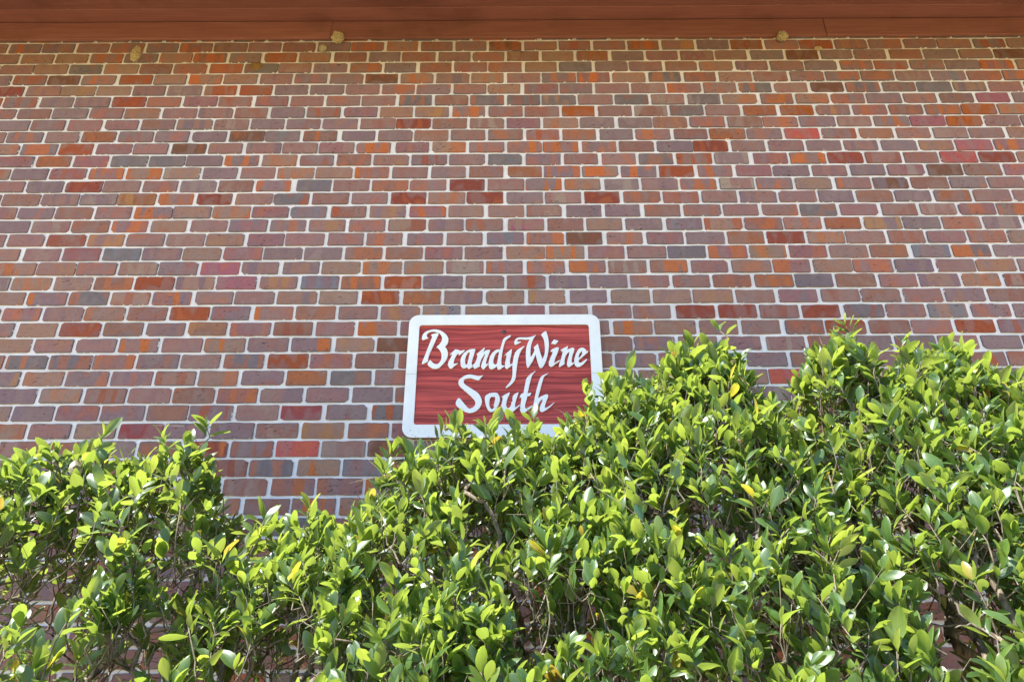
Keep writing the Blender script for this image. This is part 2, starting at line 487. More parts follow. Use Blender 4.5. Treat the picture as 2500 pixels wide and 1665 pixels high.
def cam_px(P):
    """pixel (of 2500 x 1665) and depth of world points, used only to rank what shows largest"""
    d = np.asarray(P, float).reshape(-1, 3) - np.array(CAM_POS)
    cy, sy = math.cos(YAW), math.sin(YAW)
    x, y = cy * d[:, 0] - sy * d[:, 1], sy * d[:, 0] + cy * d[:, 1]
    cp, sp = math.cos(PITCH), math.sin(PITCH)
    dep = cp * y + sp * d[:, 2]; up = -sp * y + cp * d[:, 2]
    dep = np.where(dep < .05, .05, dep)
    return np.stack([1250 + FPX * x / dep, 832.5 - FPX * up / dep, dep], 1)

# outline of the hedge's crest (world x, z on the plane y = -0.85)
CREST = [(-2.6, 1.70), (-2.1, 1.88), (-1.8, 1.80), (-1.55, 1.80), (-1.384, 1.843), (-1.331, 1.867), (-1.245, 1.91), (-1.186, 1.967), (-1.051, 1.879), (-1.007, 1.848), (-0.963, 1.866),
 (-0.905, 1.884), (-0.799, 1.909), (-0.768, 1.841), (-0.733, 1.717), (-0.678, 1.711), (-0.624, 1.665), (-0.568, 1.682), (-0.513, 1.69), (-0.445, 1.705),
 (-0.338, 1.71), (-0.26, 1.775), (-0.23, 1.83), (-0.169, 1.884), (-0.123, 1.920), (0.05, 1.932), (0.1, 1.950), (0.175, 1.930), (0.237, 1.925),
 (0.276, 1.95), (0.327, 1.98), (0.391, 2.02), (0.432, 2.07), (0.462, 2.16), (0.511, 2.132), (0.561, 2.118), (0.619, 2.187), (0.66, 2.201), (0.756, 2.243),
 (0.805, 2.214), (0.845, 2.179), (0.862, 2.06), (0.885, 1.97), (0.95, 1.95), (1.015, 1.95), (1.045, 2.08), (1.066, 2.213), (1.125, 2.248), (1.206, 2.258),
 (1.239, 2.17), (1.297, 2.143), (1.371, 2.184), (1.419, 2.219), (1.51, 2.218), (1.55, 2.197), (1.563, 2.128), (1.61, 2.114), (1.665, 2.127), (1.739, 2.12), (1.95, 2.2), (2.3, 2.1), (2.7, 2.0)]
CX = np.array([c[0] for c in CREST]); CZ = np.array([c[1] for c in CREST])

bricks = []
nc = int(math.ceil((TOP + .1) / COURSE))
for c in range(-2, nc):
    off = 0.5 if c % 2 else 0.0
    zc = TOP - (c + .5) * COURSE
    if zc < 0.02: continue
    k0 = int(math.ceil((X0 + .09) / PITCHX - off)); k1 = int(math.floor((X1 - .09) / PITCHX - off))
    for k in range(k0, k1):
        x = (k + off + .5) * PITCHX + random.gauss(0, .0026)
        z = zc + random.uniform(-.0012, .0012)
        bricks.append((c, k, x, z, -.0055 + random.uniform(-.0016, .0012)))
px = cam_px([(b[2], 0, b[3]) for b in bricks])
# which 300 show largest: in frame, above the hedge and clear of the sign
dist_r = (-.85 - CAM_POS[1]) / (0 - CAM_POS[1])
score = []
for b, p in zip(bricks, px):
    xr = CAM_POS[0] + (b[2] - CAM_POS[0]) * dist_r; zr = CAM_POS[2] + (b[3] - .03 - CAM_POS[2]) * dist_r
    vis = 0 < p[0] < 2500 and 105 < p[1] < 1640 and zr > np.interp(xr, CX, CZ) + .01
    if -.45 < b[2] < .65 and 2.06 < b[3] < 2.73: vis = False
    score.append(1 / p[2] if vis else 0)
top300 = set(np.argsort(score)[::-1][:300].tolist())
var_mesh = []
for i, (hl, hh, V, Fc) in enumerate(VARIANTS):
    me = bpy.data.meshes.new('brick')
    me.from_pydata(V, [], Fc); me.update()
    uvl = me.uv_layers.new(name='UVMap')
    co = np.array(V)[:, [0, 2]]
    li = np.zeros(len(me.loops), int); me.loops.foreach_get('vertex_index', li)
    uvl.data.foreach_set('uv', co[li].ravel())
    me.materials.append(M_BRICK)
    var_mesh.append(me)
mv, mf, muv, mA = [], [], [], {'bc': [], 'bs': [], 'bp': [], 'bh': []}
for i, (c, k, x, z, y) in enumerate(bricks):
    lk = brick_look(c, k)
    vi = rb.randrange(48)
    hl, hh, V, Fc = VARIANTS[vi]
    bh = [hl, hh, lk['rim']]
    if i in top300:
        o = bpy.data.objects.new('brick', var_mesh[vi])
        o.location = (x, y, z)
        link(o); place(o, wall)
        o['bc'] = lk['bc']; o['bs'] = lk['bs']; o['bp'] = lk['bp']; o['bh'] = bh
    else:
        b0 = len(mv)
        mv += [(x + p[0], y + p[1], z + p[2]) for p in V]
        muv += [(p[0], p[2]) for p in V]
        mf += [tuple(q + b0 for q in f) for f in Fc]
        for nm, vv in (('bc', lk['bc']), ('bs', lk['bs']), ('bp', lk['bp']), ('bh', bh)):
            mA[nm] += [vv] * len(V)
o = mesh_obj('brickwork', mv, mf, M_BRICK)
me = o.data
uvl = me.uv_layers.new(name='UVMap')
li = np.zeros(len(me.loops), int); me.loops.foreach_get('vertex_index', li)
uvl.data.foreach_set('uv', np.array(muv)[li].ravel())
for nm, vv in mA.items():
    at = me.attributes.new(nm, 'FLOAT_VECTOR', 'POINT')
    at.data.foreach_set('vector', np.array(vv, dtype=np.float32).ravel())
place(o, wall)
tag(o, 'further bricks of the same wall', kind='stuff')

# ------------------------------------------------------------------ the building: eave
frieze = empty('frieze', (0.1, -0.0125, 4.566)); frieze.parent = building; frieze.location = (0, -.0125, 4.566)
FZ0, FZ1 = 4.4985, 4.631
for a, b in ((X0, -0.9344), (-0.9336, 1.9915), (1.9965, X1)):
    dy = random.uniform(-.0012, .0012)
    place(box_obj('board', (a, -.026 + dy, FZ0), (b, -.0105, FZ1), M_BOARD, None, .0022), frieze)
# boarded soffit under the rafters: it slopes down towards the eave edge
SLOPE = math.radians(22)
def eave_pt(s, up):
    """s metres out along the slope from the frieze, up metres above the boards' underside"""
    return (-.0265 - s * math.cos(SLOPE) - up * math.sin(SLOPE) * -1, 4.640 - s * math.sin(SLOPE) + up * math.cos(SLOPE))
def eave_bar(name, xa, xb, s0, s1, up0, up1, mat, parent, bev=.0015):
    bm = bmesh.new()
    bmesh.ops.create_cube(bm, size=1.0)
    for v in bm.verts: v.co = Vector((v.co.x * (xb - xa), v.co.y * (s1 - s0), v.co.z * (up1 - up0)))
    bmesh.ops.bevel(bm, geom=bm.edges[:], offset=bev, segments=2, affect='EDGES', profile=0.5)
    bmesh.ops.rotate(bm, verts=bm.verts[:], cent=(0, 0, 0), matrix=Matrix.Rotation(SLOPE, 3, 'X'))
    y, z = eave_pt((s0 + s1) / 2, (up0 + up1) / 2)
    return place(bm_obj(name, bm, mat, None, ((xa + xb) / 2, y, z)), parent)
soffit = empty('soffit'); soffit.parent = building; soffit.location = (0, -.25, 4.65)
for i in range(5):
    s0 = .001 + i * .1385
    s_in = -.016 if i == 0 else 0.0
    cut = (-3.9, 3.95, -4.1, 3.7, -3.5)[i]
    for xa, xb in ((X0, cut - .001), (cut + .001, X1)):
        eave_bar('board', xa, xb, s0 + s_in, s0 + .1365, .0 + .0006 * (i % 2), .016, M_SOFFIT, soffit)
# ragged caulk in the joint between the first two boards
vs, fs = [], []
N = 1100
for i in range(N + 1):
    x = X0 + (X1 - X0) * i / N
    wdt = .0040 + .0024 * mnoise.noise(Vector((x * 9, 0, 0))); dz = .0012 * mnoise.noise(Vector((x * 23, 3, 0)))
    for ds, up in ((-wdt, .0012), (0, -.0022 + dz), (wdt, .0012)):
        y, z = eave_pt(.1385 + ds, up); vs.append((x, y, z))
    if i:
        k_ = 3 * i
        fs += [(k_ - 3, k_ - 2, k_ + 1, k_), (k_ - 2, k_ - 1, k_ + 2, k_ + 1)]
place(mesh_obj('caulk_bead', vs, fs, M_CAULK), soffit)
ye, ze = eave_pt(.700, 0)
place(box_obj('fascia', (X0 - .15, ye - .022, ze - .03), (X1 + .15, ye - .0005, ze + .15), M_BOARD, None, .003), building)
eave_bar('roof', X0 - .3, X1 + .3, -5.2, .76, .145, .20, M_ROOF, building)

# ------------------------------------------------------------------ the sign
SX, SZ = 0.0993, 2.398
def plate(name, loop, y_back, y_front, mat, parent, bevel=0.0, holes=()):
    """flat outline(s) in x,z made into a solid by a filled 2D curve"""
    cu = bpy.data.curves.new(name, 'CURVE')
    cu.dimensions = '2D'; cu.fill_mode = 'BOTH'
    cu.extrude = (y_back - y_front) / 2 - bevel
    cu.bevel_depth = bevel; cu.bevel_resolution = 1
    cu.offset = -bevel
    for lp in (loop,) + tuple(holes):
        sp = cu.splines.new('POLY'); sp.points.add(len(lp) - 1)
        for p, (x, z) in zip(sp.points, lp): p.co = (x, z, 0, 1)
        sp.use_cyclic_u = True
    tmp = bpy.data.objects.new('tmp', cu)
    COL.objects.link(tmp)
    dg = bpy.context.evaluated_depsgraph_get()
    me = bpy.data.meshes.new_from_object(tmp.evaluated_get(dg))
    bpy.data.objects.remove(tmp); bpy.data.curves.remove(cu)
    me.transform(Matrix.Rotation(math.pi / 2, 4, 'X'))
    me.name = name
    me.materials.clear(); me.materials.append(mat)
    o = bpy.data.objects.new(name, me)
    o.location = (0, (y_back + y_front) / 2, 0)
    return link(o, parent)

def rounded(x0, x1, z0, z1, r, corners=(1, 1, 1, 1), n=7):
    """counter-clockwise from bottom left; corners bl, br, tr, tl"""
    P = []
    for (cx, cz, a0), on in zip(((x0 + r, z0 + r, 180), (x1 - r, z0 + r, 270), (x1 - r, z1 - r, 0), (x0 + r, z1 - r, 90)), corners):
        if on:
            for i in range(n + 1):
                a = math.radians(a0 + 90 * i / n); P.append((cx + r * math.cos(a), cz + r * math.sin(a)))
        else:
            P.append((x0 if cx < (x0 + x1) / 2 else x1, z0 if cz < (z0 + z1) / 2 else z1))
    return P
sign = empty('carved_wooden_sign', (SX, -0.004, SZ))
tag(sign, 'carved wooden sign with white border, red panel and white lettering BrandyWine South', 'sign')
def rough(lp, s=.0006):
    return [(x + random.uniform(-s, s), z + random.uniform(-s, s)) for x, z in lp]
WX0, WX1, WZ0, WZ1 = -.4495, .4495, -.2945, .2950
IX0, IX1, IZ0, IZ1 = -.4000, .3975, -.2360, .2425
G = .0006
# two glued planks, the border raised on each, the joint a thin crack
plate('plank', rounded(WX0, WX1, G, WZ1, .046, (0, 0, 1, 1)), -.004, -.0255, M_RED, sign)
plate('plank', rounded(WX0, WX1, WZ0, -G, .046, (1, 1, 0, 0)), -.004, -.0255, M_RED, sign)
plate('edge_band', rounded(WX0 + .003, WX1 - .003, WZ0 + .003, WZ1 - .003, .044), -.0005, -.0039, M_SIGNSIDE, sign)
def half_border(top):
    r, ri, n = .046, .012, 7
    if top:
        out = [(WX1, G), *[(WX1 - r + r * math.cos(math.radians(90 * i / n)), WZ1 - r + r * math.sin(math.radians(90 * i / n))) for i in range(n + 1)],
               *[(WX0 + r + r * math.cos(math.radians(90 + 90 * i / n)), WZ1 - r + r * math.sin(math.radians(90 + 90 * i / n))) for i in range(n + 1)], (WX0, G)]
        inn = [(IX0, G), *[(IX0 + ri - ri * math.cos(math.radians(90 * i / 3)), IZ1 - ri + ri * math.sin(math.radians(90 * i / 3))) for i in range(4)],
               *[(IX1 - ri + ri * math.sin(math.radians(90 * i / 3)), IZ1 - ri + ri * math.cos(math.radians(90 * i / 3))) for i in range(4)], (IX1, G)]
    else:
        out = [(WX0, -G), *[(WX0 + r - r * math.cos(math.radians(90 * i / n)), WZ0 + r - r * math.sin(math.radians(90 * i / n))) for i in range(n + 1)],
               *[(WX1 - r + r * math.sin(math.radians(90 * i / n)), WZ0 + r - r * math.cos(math.radians(90 * i / n))) for i in range(n + 1)], (WX1, -G)]
        inn = [(IX1, -G), *[(IX1 - ri + ri * math.cos(math.radians(90 * i / 3)), IZ0 + ri - ri * math.sin(math.radians(90 * i / 3))) for i in range(4)],
               *[(IX0 + ri - ri * math.sin(math.radians(90 * i / 3)), IZ0 + ri - ri * math.cos(math.radians(90 * i / 3))) for i in range(4)], (IX0, -G)]
    return out + inn
plate('border', half_border(True), -.0250, -.0345, M_WHITE, sign, .0010)
plate('border', half_border(False), -.0250, -.0345, M_WHITE, sign, .0010)
LETTERS = [  # outline points in millimetres from the sign's centre
 ('B', [[(-380.6,165.5),(-354.1,177.2),(-361.0,182.0),(-364.3,190.0),(-360.4,200.3),(-347.6,208.3),(-332.9,209.8),(-318.0,206.5),(-304.5,200.9),(-295.2,189.7),(-290.3,177.0),(-291.2,164.3),(-298.0,150.1),(-306.3,140.7),(-315.4,131.3),(-304.1,122.7),(-294.8,109.4),(-289.8,95.4),(-289.3,81.4),(-291.5,66.0),(-296.9,56.8),(-305.2,48.4),(-315.2,46.9),(-327.0,52.3),(-336.2,63.1),(-341.5,68.5),(-347.6,60.1),(-352.2,50.9),(-351.0,41.7),(-341.9,34.0),(-328.6,25.6),(-315.6,23.3),(-304.2,25.5),(-293.0,33.8),(-282.0,46.8),(-271.1,61.3),(-263.1,78.2),(-260.1,95.3),(-262.1,110.8),(-267.7,123.3),(-275.4,132.7),(-268.4,142.1),(-262.3,153.1),(-260.6,165.7),(-263.3,181.6),(-273.4,196.0),(-288.7,208.8),(-305.3,217.7),(-321.6,221.0),(-337.8,220.2),(-353.9,216.3),(-369.7,209.2),(-380.2,198.0),(-385.3,183.7),(-385.4,172.6)],[(-344.6,193.1),(-336.7,197.0),(-322.2,200.2),(-312.0,202.5),(-308.0,196.1),(-314.0,181.8),(-321.9,161.3),(-332.2,133.0),(-342.6,106.5),(-348.9,86.3),(-352.4,69.4),(-349.9,63.2),(-363.0,52.5),(-375.7,46.4),(-378.8,51.0),(-375.2,64.8),(-366.5,91.0),(-355.3,126.8),(-345.1,158.2),(-338.7,177.2),(-337.6,185.1),(-340.8,189.1)]]),
 ('r', [[(-252.7,92.1),(-239.5,107.6),(-226.8,120.0),(-213.7,117.6),(-201.8,112.1),(-191.8,115.2),(-183.1,116.7),(-187.2,107.4),(-198.5,98.1),(-208.4,89.6),(-211.4,93.5),(-211.7,101.3),(-220.1,92.0),(-228.3,76.6),(-232.8,59.6),(-231.7,48.1),(-223.1,50.4),(-211.6,51.9),(-218.6,45.8),(-229.8,36.6),(-239.5,26.0),(-245.2,23.0),(-252.6,29.9),(-258.8,41.3),(-258.5,53.6),(-252.5,67.4),(-245.8,81.3),(-240.6,96.7),(-246.3,93.6)]]),
 ('a', [[(-134.4,121.2),(-148.3,122.0),(-162.8,118.2),(-177.1,110.5),(-188.4,99.6),(-196.7,85.7),(-201.3,70.3),(-201.5,53.4),(-198.9,38.0),(-193.6,28.9),(-184.9,25.8),(-176.3,27.3),(-170.7,31.1),(-166.2,25.0),(-160.4,22.7),(-149.1,30.2),(-140.7,38.6),(-139.4,47.8),(-146.5,42.4),(-150.2,45.5),(-149.7,56.2),(-145.7,73.1),(-140.4,93.2),(-135.0,113.4)],[(-162.4,105.7),(-169.6,101.1),(-176.5,87.2),(-180.4,70.2),(-180.0,54.8),(-176.8,45.6),(-170.3,45.6),(-167.1,60.9),(-163.3,80.9),(-158.7,102.6)]]),
 ('n', [[(-128.3,95.5),(-110.5,112.0),(-91.6,128.5),(-89.8,125.5),(-97.6,105.1),(-92.3,110.0),(-79.7,116.7),(-66.9,116.7),(-65.1,113.7),(-73.9,90.5),(-80.9,71.2),(-84.2,52.0),(-82.3,45.3),(-73.4,51.9),(-73.7,44.7),(-83.9,32.9),(-93.6,19.6),(-99.9,22.4),(-105.5,31.0),(-106.5,38.7),(-103.1,52.0),(-95.3,73.2),(-88.4,92.5),(-89.4,96.3),(-99.1,82.8),(-107.9,65.5),(-112.0,46.3),(-111.8,35.8),(-123.4,29.2),(-135.8,22.6),(-139.5,25.5),(-141.5,34.0),(-148.6,29.3),(-148.7,36.9),(-134.7,52.2),(-127.8,67.5),(-123.6,86.8),(-124.6,91.6),(-126.5,94.6)]]),
 ('d', [[(31.3,189.1),(27.7,190.1),(13.0,184.2),(0.2,176.3),(-7.1,166.5),(-10.7,150.7),(-16.1,131.1),(-20.6,117.4),(-30.6,119.4),(-43.3,113.6),(-55.9,102.0),(-64.8,86.6),(-70.0,67.3),(-72.4,48.1),(-70.4,30.9),(-64.0,21.4),(-55.1,20.4),(-44.3,27.0),(-34.5,34.6),(-31.8,25.0),(-26.3,18.4),(-19.2,19.3),(-8.4,28.7),(0.9,35.6),(0.9,39.8),(-6.7,39.2),(-12.1,42.1),(-13.9,55.5),(-12.2,78.6),(-8.7,101.8),(-5.2,123.2),(-0.7,144.8),(5.7,162.5),(14.8,172.3),(29.5,182.2)],[(-26.9,106.8),(-35.9,101.0),(-43.1,90.3),(-48.4,74.9),(-50.9,59.5),(-48.1,48.0),(-40.9,44.1),(-33.7,47.9),(-30.2,67.1),(-26.8,88.3),(-24.1,103.8)]]),
 ('y', [[(0.4,89.2),(16.7,105.6),(33.0,120.2),(35.8,117.2),(33.0,95.8),(27.5,72.7),(25.7,55.4),(27.5,43.9),(38.3,48.6),(41.1,70.7),(45.7,90.0),(51.2,105.5),(63.9,119.0),(80.4,128.7),(91.4,135.6),(93.2,133.6),(80.3,117.0),(71.1,97.6),(64.6,74.4),(60.8,51.4),(57.1,26.6),(54.3,-1.8),(52.4,-20.7),(45.2,-37.5),(32.7,-52.4),(18.5,-63.5),(9.6,-69.0),(7.0,-66.2),(9.6,-59.7),(23.8,-44.9),(32.7,-30.0),(37.2,-9.3),(38.2,11.5),(37.4,36.2),(37.4,41.9),(23.9,30.5),(13.1,22.0),(5.9,24.9),(2.3,32.5),(4.1,55.4),(9.4,80.4),(10.3,92.0),(2.2,88.6)]]),
 ('W', [[(148.9,192.1),(137.7,186.1),(124.9,181.0),(107.4,178.5),(88.4,178.6),(67.7,178.7),(56.6,173.6),(49.4,165.0),(45.4,153.1),(46.9,144.5),(51.7,140.3),(64.3,146.2),(77.1,154.7),(77.9,158.9),(67.6,156.4),(60.5,157.3),(59.7,161.6),(66.1,168.4),(78.8,169.2),(97.8,166.5),(117.6,168.2),(111.9,156.2),(105.4,139.2),(101.2,118.9),(99.4,95.3),(99.9,71.8),(101.2,48.5),(104.1,33.6),(108.7,25.3),(118.2,40.2),(131.0,60.0),(139.1,80.0),(144.1,93.4),(148.5,75.0),(154.3,51.6),(160.1,31.7),(165.5,25.1),(174.1,27.5),(185.3,44.9),(195.3,69.8),(202.3,98.2),(207.0,128.6),(207.6,155.8),(204.3,179.8),(199.9,197.1),(195.5,210.9),(185.8,205.8),(171.2,192.0),(178.9,181.6),(184.9,166.2),(187.7,147.4),(188.7,125.3),(188.4,108.4),(184.8,88.2),(176.6,71.5),(170.6,86.6),(164.8,108.5),(159.0,133.9),(156.0,146.6),(146.4,137.3),(136.0,127.2),(139.8,118.7),(139.6,110.3),(131.5,95.1),(123.5,80.9),(120.4,85.1),(121.5,105.3),(122.5,125.5),(126.0,145.9),(134.2,168.1),(142.4,181.8)]]),
 ('i', [[(213.6,110.0),(221.7,118.4),(236.0,125.1),(248.8,129.3),(253.4,125.0),(251.4,113.2),(244.6,96.4),(236.2,77.9),(231.0,61.3),(229.1,49.7),(241.9,57.9),(256.2,67.8),(254.4,59.5),(248.0,54.6),(233.7,44.7),(220.9,33.1),(213.0,30.7),(205.4,38.2),(203.4,48.1),(206.0,59.7),(212.7,76.4),(221.0,94.8),(223.7,106.5),(216.6,106.6)],[(232.5,167.7),(241.9,163.4),(252.9,160.7),(244.6,149.7),(237.3,142.0),(227.1,144.6),(216.9,146.4),(224.3,157.4)]]),
 ('n', [[(261.7,114.8),(277.0,124.9),(294.7,134.2),(296.1,130.8),(290.8,114.7),(302.1,121.4),(318.0,126.4),(324.9,121.3),(323.6,109.5),(316.7,92.7),(311.2,74.3),(309.8,57.6),(311.9,51.8),(320.5,53.9),(320.3,47.3),(308.2,37.7),(297.0,29.5),(290.9,32.9),(287.4,44.4),(289.5,59.4),(295.8,81.1),(301.3,101.2),(301.5,106.2),(293.4,99.5),(283.5,86.1),(277.3,66.1),(276.5,45.3),(264.6,37.1),(253.5,30.5),(249.7,33.0),(255.9,57.9),(261.0,69.5),(266.3,87.9),(270.1,106.3),(262.4,111.4)]]),
 ('e', [[(389.6,109.2),(386.2,102.5),(373.0,90.8),(358.3,77.4),(343.7,65.8),(341.8,57.5),(346.2,50.8),(354.0,52.5),(365.3,60.7),(379.9,70.7),(382.1,67.3),(371.2,52.4),(358.1,39.2),(343.7,30.2),(332.8,30.2),(323.8,39.3),(321.3,54.3),(323.7,74.2),(329.2,92.6),(337.8,109.4),(347.8,122.1),(360.6,126.2),(371.4,122.8),(378.9,114.3),(380.1,107.6),(388.1,110.1)],[(359.8,109.3),(349.9,99.3),(343.8,85.9),(342.5,74.2),(350.6,80.8),(359.0,92.5),(361.1,104.3)]]),
 ('S', [[(-96.0,-6.7),(-111.7,-11.2),(-127.4,-9.6),(-143.2,-5.0),(-160.5,-2.7),(-177.5,-7.1),(-193.0,-16.9),(-204.1,-27.3),(-208.6,-40.8),(-206.1,-52.7),(-197.3,-64.7),(-181.3,-78.1),(-165.3,-92.9),(-150.9,-106.2),(-137.9,-119.4),(-129.2,-131.1),(-128.3,-142.8),(-132.9,-152.9),(-142.6,-160.8),(-155.1,-164.4),(-163.6,-158.6),(-175.2,-145.5),(-186.8,-130.9),(-197.1,-117.7),(-205.6,-114.8),(-212.4,-123.5),(-216.9,-135.2),(-217.3,-143.9),(-210.0,-154.1),(-197.0,-165.7),(-180.0,-175.9),(-163.0,-183.1),(-149.0,-184.6),(-132.4,-180.3),(-117.2,-170.3),(-106.3,-155.9),(-99.5,-140.0),(-99.8,-125.4),(-105.7,-109.3),(-115.8,-93.1),(-131.6,-81.2),(-150.3,-69.3),(-169.1,-57.3),(-180.7,-48.4),(-185.3,-36.4),(-181.2,-27.4),(-168.5,-22.2),(-152.9,-21.5),(-137.1,-26.1),(-125.6,-30.6),(-115.6,-32.2),(-107.2,-20.2)]]),
 ('o', [[(-62.2,-91.8),(-45.2,-89.7),(-32.5,-90.5),(-24.0,-100.8),(-18.9,-115.5),(-18.9,-128.6),(-23.7,-144.6),(-32.0,-162.0),(-41.7,-174.9),(-57.0,-181.3),(-66.8,-177.7),(-76.8,-163.3),(-82.6,-145.9),(-86.4,-126.9),(-87.3,-113.8),(-83.2,-103.5),(-73.4,-96.9)],[(-59.1,-110.2),(-64.7,-119.7),(-66.6,-135.7),(-65.7,-151.7),(-58.5,-165.5),(-50.2,-165.5),(-43.2,-156.1),(-47.5,-151.8),(-43.4,-135.8),(-39.4,-115.4),(-42.2,-110.3)]]),
 ('u', [[(-12.3,-111.1),(1.8,-100.1),(18.7,-91.3),(25.1,-88.4),(23.0,-100.2),(15.9,-114.8),(11.7,-129.4),(8.9,-144.0),(10.3,-157.0),(17.3,-162.8),(25.7,-158.5),(31.4,-147.0),(32.8,-133.9),(38.4,-128.1),(37.0,-120.8),(38.5,-106.1),(48.4,-95.9),(61.1,-90.0),(64.7,-87.8),(62.5,-98.9),(56.8,-115.0),(51.1,-133.9),(48.2,-152.8),(49.5,-160.1),(60.8,-152.9),(71.3,-144.9),(70.9,-150.7),(63.5,-157.2),(49.5,-170.2),(38.3,-180.2),(31.3,-183.8),(25.7,-180.1),(22.9,-175.8),(13.2,-181.5),(3.4,-182.9),(-6.4,-174.3),(-12.7,-162.7),(-14.2,-152.6),(-10.7,-141.0),(-8.0,-127.9),(-5.9,-113.3)]]),
 ('t', [[(143.4,11.3),(140.6,12.1),(129.0,3.8),(114.5,-6.7),(101.5,-21.7),(97.0,-39.7),(92.5,-62.0),(87.3,-91.6),(76.6,-96.0),(72.3,-104.8),(68.7,-117.2),(77.9,-112.9),(75.7,-129.7),(73.4,-147.1),(70.5,-164.5),(71.8,-176.0),(78.7,-184.7),(88.5,-186.1),(99.7,-177.5),(115.2,-164.6),(126.6,-155.3),(128.8,-148.8),(119.6,-153.1),(105.5,-161.7),(95.7,-164.6),(92.9,-158.8),(94.5,-142.8),(100.3,-123.9),(104.7,-107.1),(116.0,-106.4),(122.6,-90.3),(106.3,-93.9),(105.6,-91.7),(109.3,-76.9),(113.9,-56.2),(119.9,-30.8),(125.9,-12.8),(131.8,-0.7)]]),
 ('h', [[(201.9,2.8),(190.4,-2.5),(176.0,-7.7),(165.8,-17.5),(158.3,-33.9),(152.2,-53.3),(144.7,-81.5),(138.5,-109.4),(132.4,-138.6),(127.9,-161.8),(125.4,-183.4),(128.9,-187.7),(138.7,-180.6),(150.8,-171.2),(151.1,-154.6),(156.3,-137.2),(166.4,-124.2),(172.8,-121.3),(170.4,-132.9),(163.1,-147.4),(158.6,-161.9),(158.4,-173.4),(163.8,-180.7),(173.6,-180.7),(187.8,-172.1),(206.3,-157.7),(225.0,-138.2),(223.7,-136.8),(209.4,-147.6),(193.7,-159.1),(183.8,-162.0),(181.1,-157.6),(184.2,-144.6),(190.2,-128.6),(196.1,-115.5),(198.5,-103.8),(193.7,-98.6),(183.8,-99.3),(168.1,-108.1),(153.9,-116.8),(152.6,-110.9),(158.6,-93.3),(164.7,-69.7),(170.8,-47.4),(177.0,-26.5),(181.5,-14.5),(194.6,-5.5)]]),
]
def smooth_loop(lp):
    """round a traced outline lightly, keeping its sharp corners"""
    n = len(lp); out = []
    for i in range(n):
        p0, p1, p2 = Vector(lp[i - 1]), Vector(lp[i]), Vector(lp[(i + 1) % n])
        a, b = (p1 - p0), (p2 - p1)
        if a.length < 1e-6 or b.length < 1e-6: continue
        if a.angle(b) < math.radians(50):
            out += [tuple(p1 - a * .25), tuple(p1 + b * .25)]
        else:
            out.append(tuple(p1))
    return out
for ch, loops in LETTERS:
    lps = [smooth_loop([(x / 1000, z / 1000) for x, z in lp]) for lp in loops]
    lt = plate('letter', lps[0], -.0250, -.0340, M_WHITE, sign, .0007, lps[1:])
    lt['label'] = 'raised white letter ' + ch
for x, z in ((-.0009, .2091), (.0178, -.2126)):
    bm = bmesh.new()
    bmesh.ops.create_cone(bm, cap_ends=True, segments=20, radius1=.0115, radius2=.0100, depth=.002)
    bmesh.ops.create_uvsphere(bm, u_segments=16, v_segments=8, radius=.0070)
    for v in bm.verts: v.co.z = v.co.z * .55 if abs(v.co.z) > .0012 else v.co.z
    bmesh.ops.create_cube(bm, size=.0035, matrix=Matrix.Translation((0, 0, .0028)))
    bmesh.ops.rotate(bm, verts=bm.verts[:], cent=(0, 0, 0), matrix=Matrix.Rotation(math.pi / 2, 3, 'X'))
    bm_obj('screw', bm, M_SCREW, sign, (x, -.0268, z), True)

# ------------------------------------------------------------------ dried mud nests of wasps under the eave
def mud_nest(loc, size, mat, label, seed, cells=9, flat=1.0):
    r = random.Random(seed)
    bm = bmesh.new()
    bmesh.ops.create_icosphere(bm, subdivisions=4, radius=1.0)
    cen = []
    for _ in range(cells):
        v = Vector((r.uniform(-1, 1), r.uniform(-1, .1), r.uniform(-1, 1))).normalized(); cen.append((v, r.uniform(.18, .34)))
    for v in bm.verts:
        d = v.co.normalized()
        k = 1 + .22 * mnoise.noise(d * 1.7 + Vector((seed, 0, 0))) + .12 * mnoise.noise(d * 5 + Vector((0, seed, 0))) + .06 * mnoise.noise(d * 13)
        for c, w_ in cen:
            a = d.angle(c)
            if a < w_: k += .13 * (1 - (a / w_) ** 2) - (.30 if a < w_ * .33 else 0)
        k += .035 * math.sin(34 * (d.z + .5 * d.x) + seed)
        v.co = Vector((d.x * k * size[0], d.y * k * size[1] * flat, d.z * k * size[2]))
    o = bm_obj('mud_nest', bm, mat, None, loc, False)
    return tag(o, label, 'mud nest', 'dried mud nests stuck under the eave')
mud_nest((-.888, -.026, 4.497), (.038, .027, .036), M_NEST, 'round tan mud nest where brown board meets brick, left of centre', 3, 14)
mud_nest((1.728, -.028, 4.487), (.030, .024, .032), M_NEST, 'round crumbly mud nest under the brown board at upper right', 8, 16)
mud_nest((-2.066, -.010, 4.395), (.030, .013, .058), M_NEST, 'tall flat smear of yellow mud across two brick courses at upper left', 12, 8)
mud_nest((-.972, -.012, 4.430), (.024, .013, .024), M_NESTGREY, 'small grey lump of mud just left of the round tan nest', 21, 3)
mud_nest((-1.345, -.006, 4.300), (.036, .006, .030), mat_plain('brown_mud', (0.20, 0.115, 0.045), .95, .1), 'thin brown mud stain on the third brick course at upper left', 31, 4)
mud_nest((1.93, -.010, 4.408), (.022, .009, .012), M_NEST, 'crumbs of pale mud on mortar joint right of the upper right nest', 44, 6)

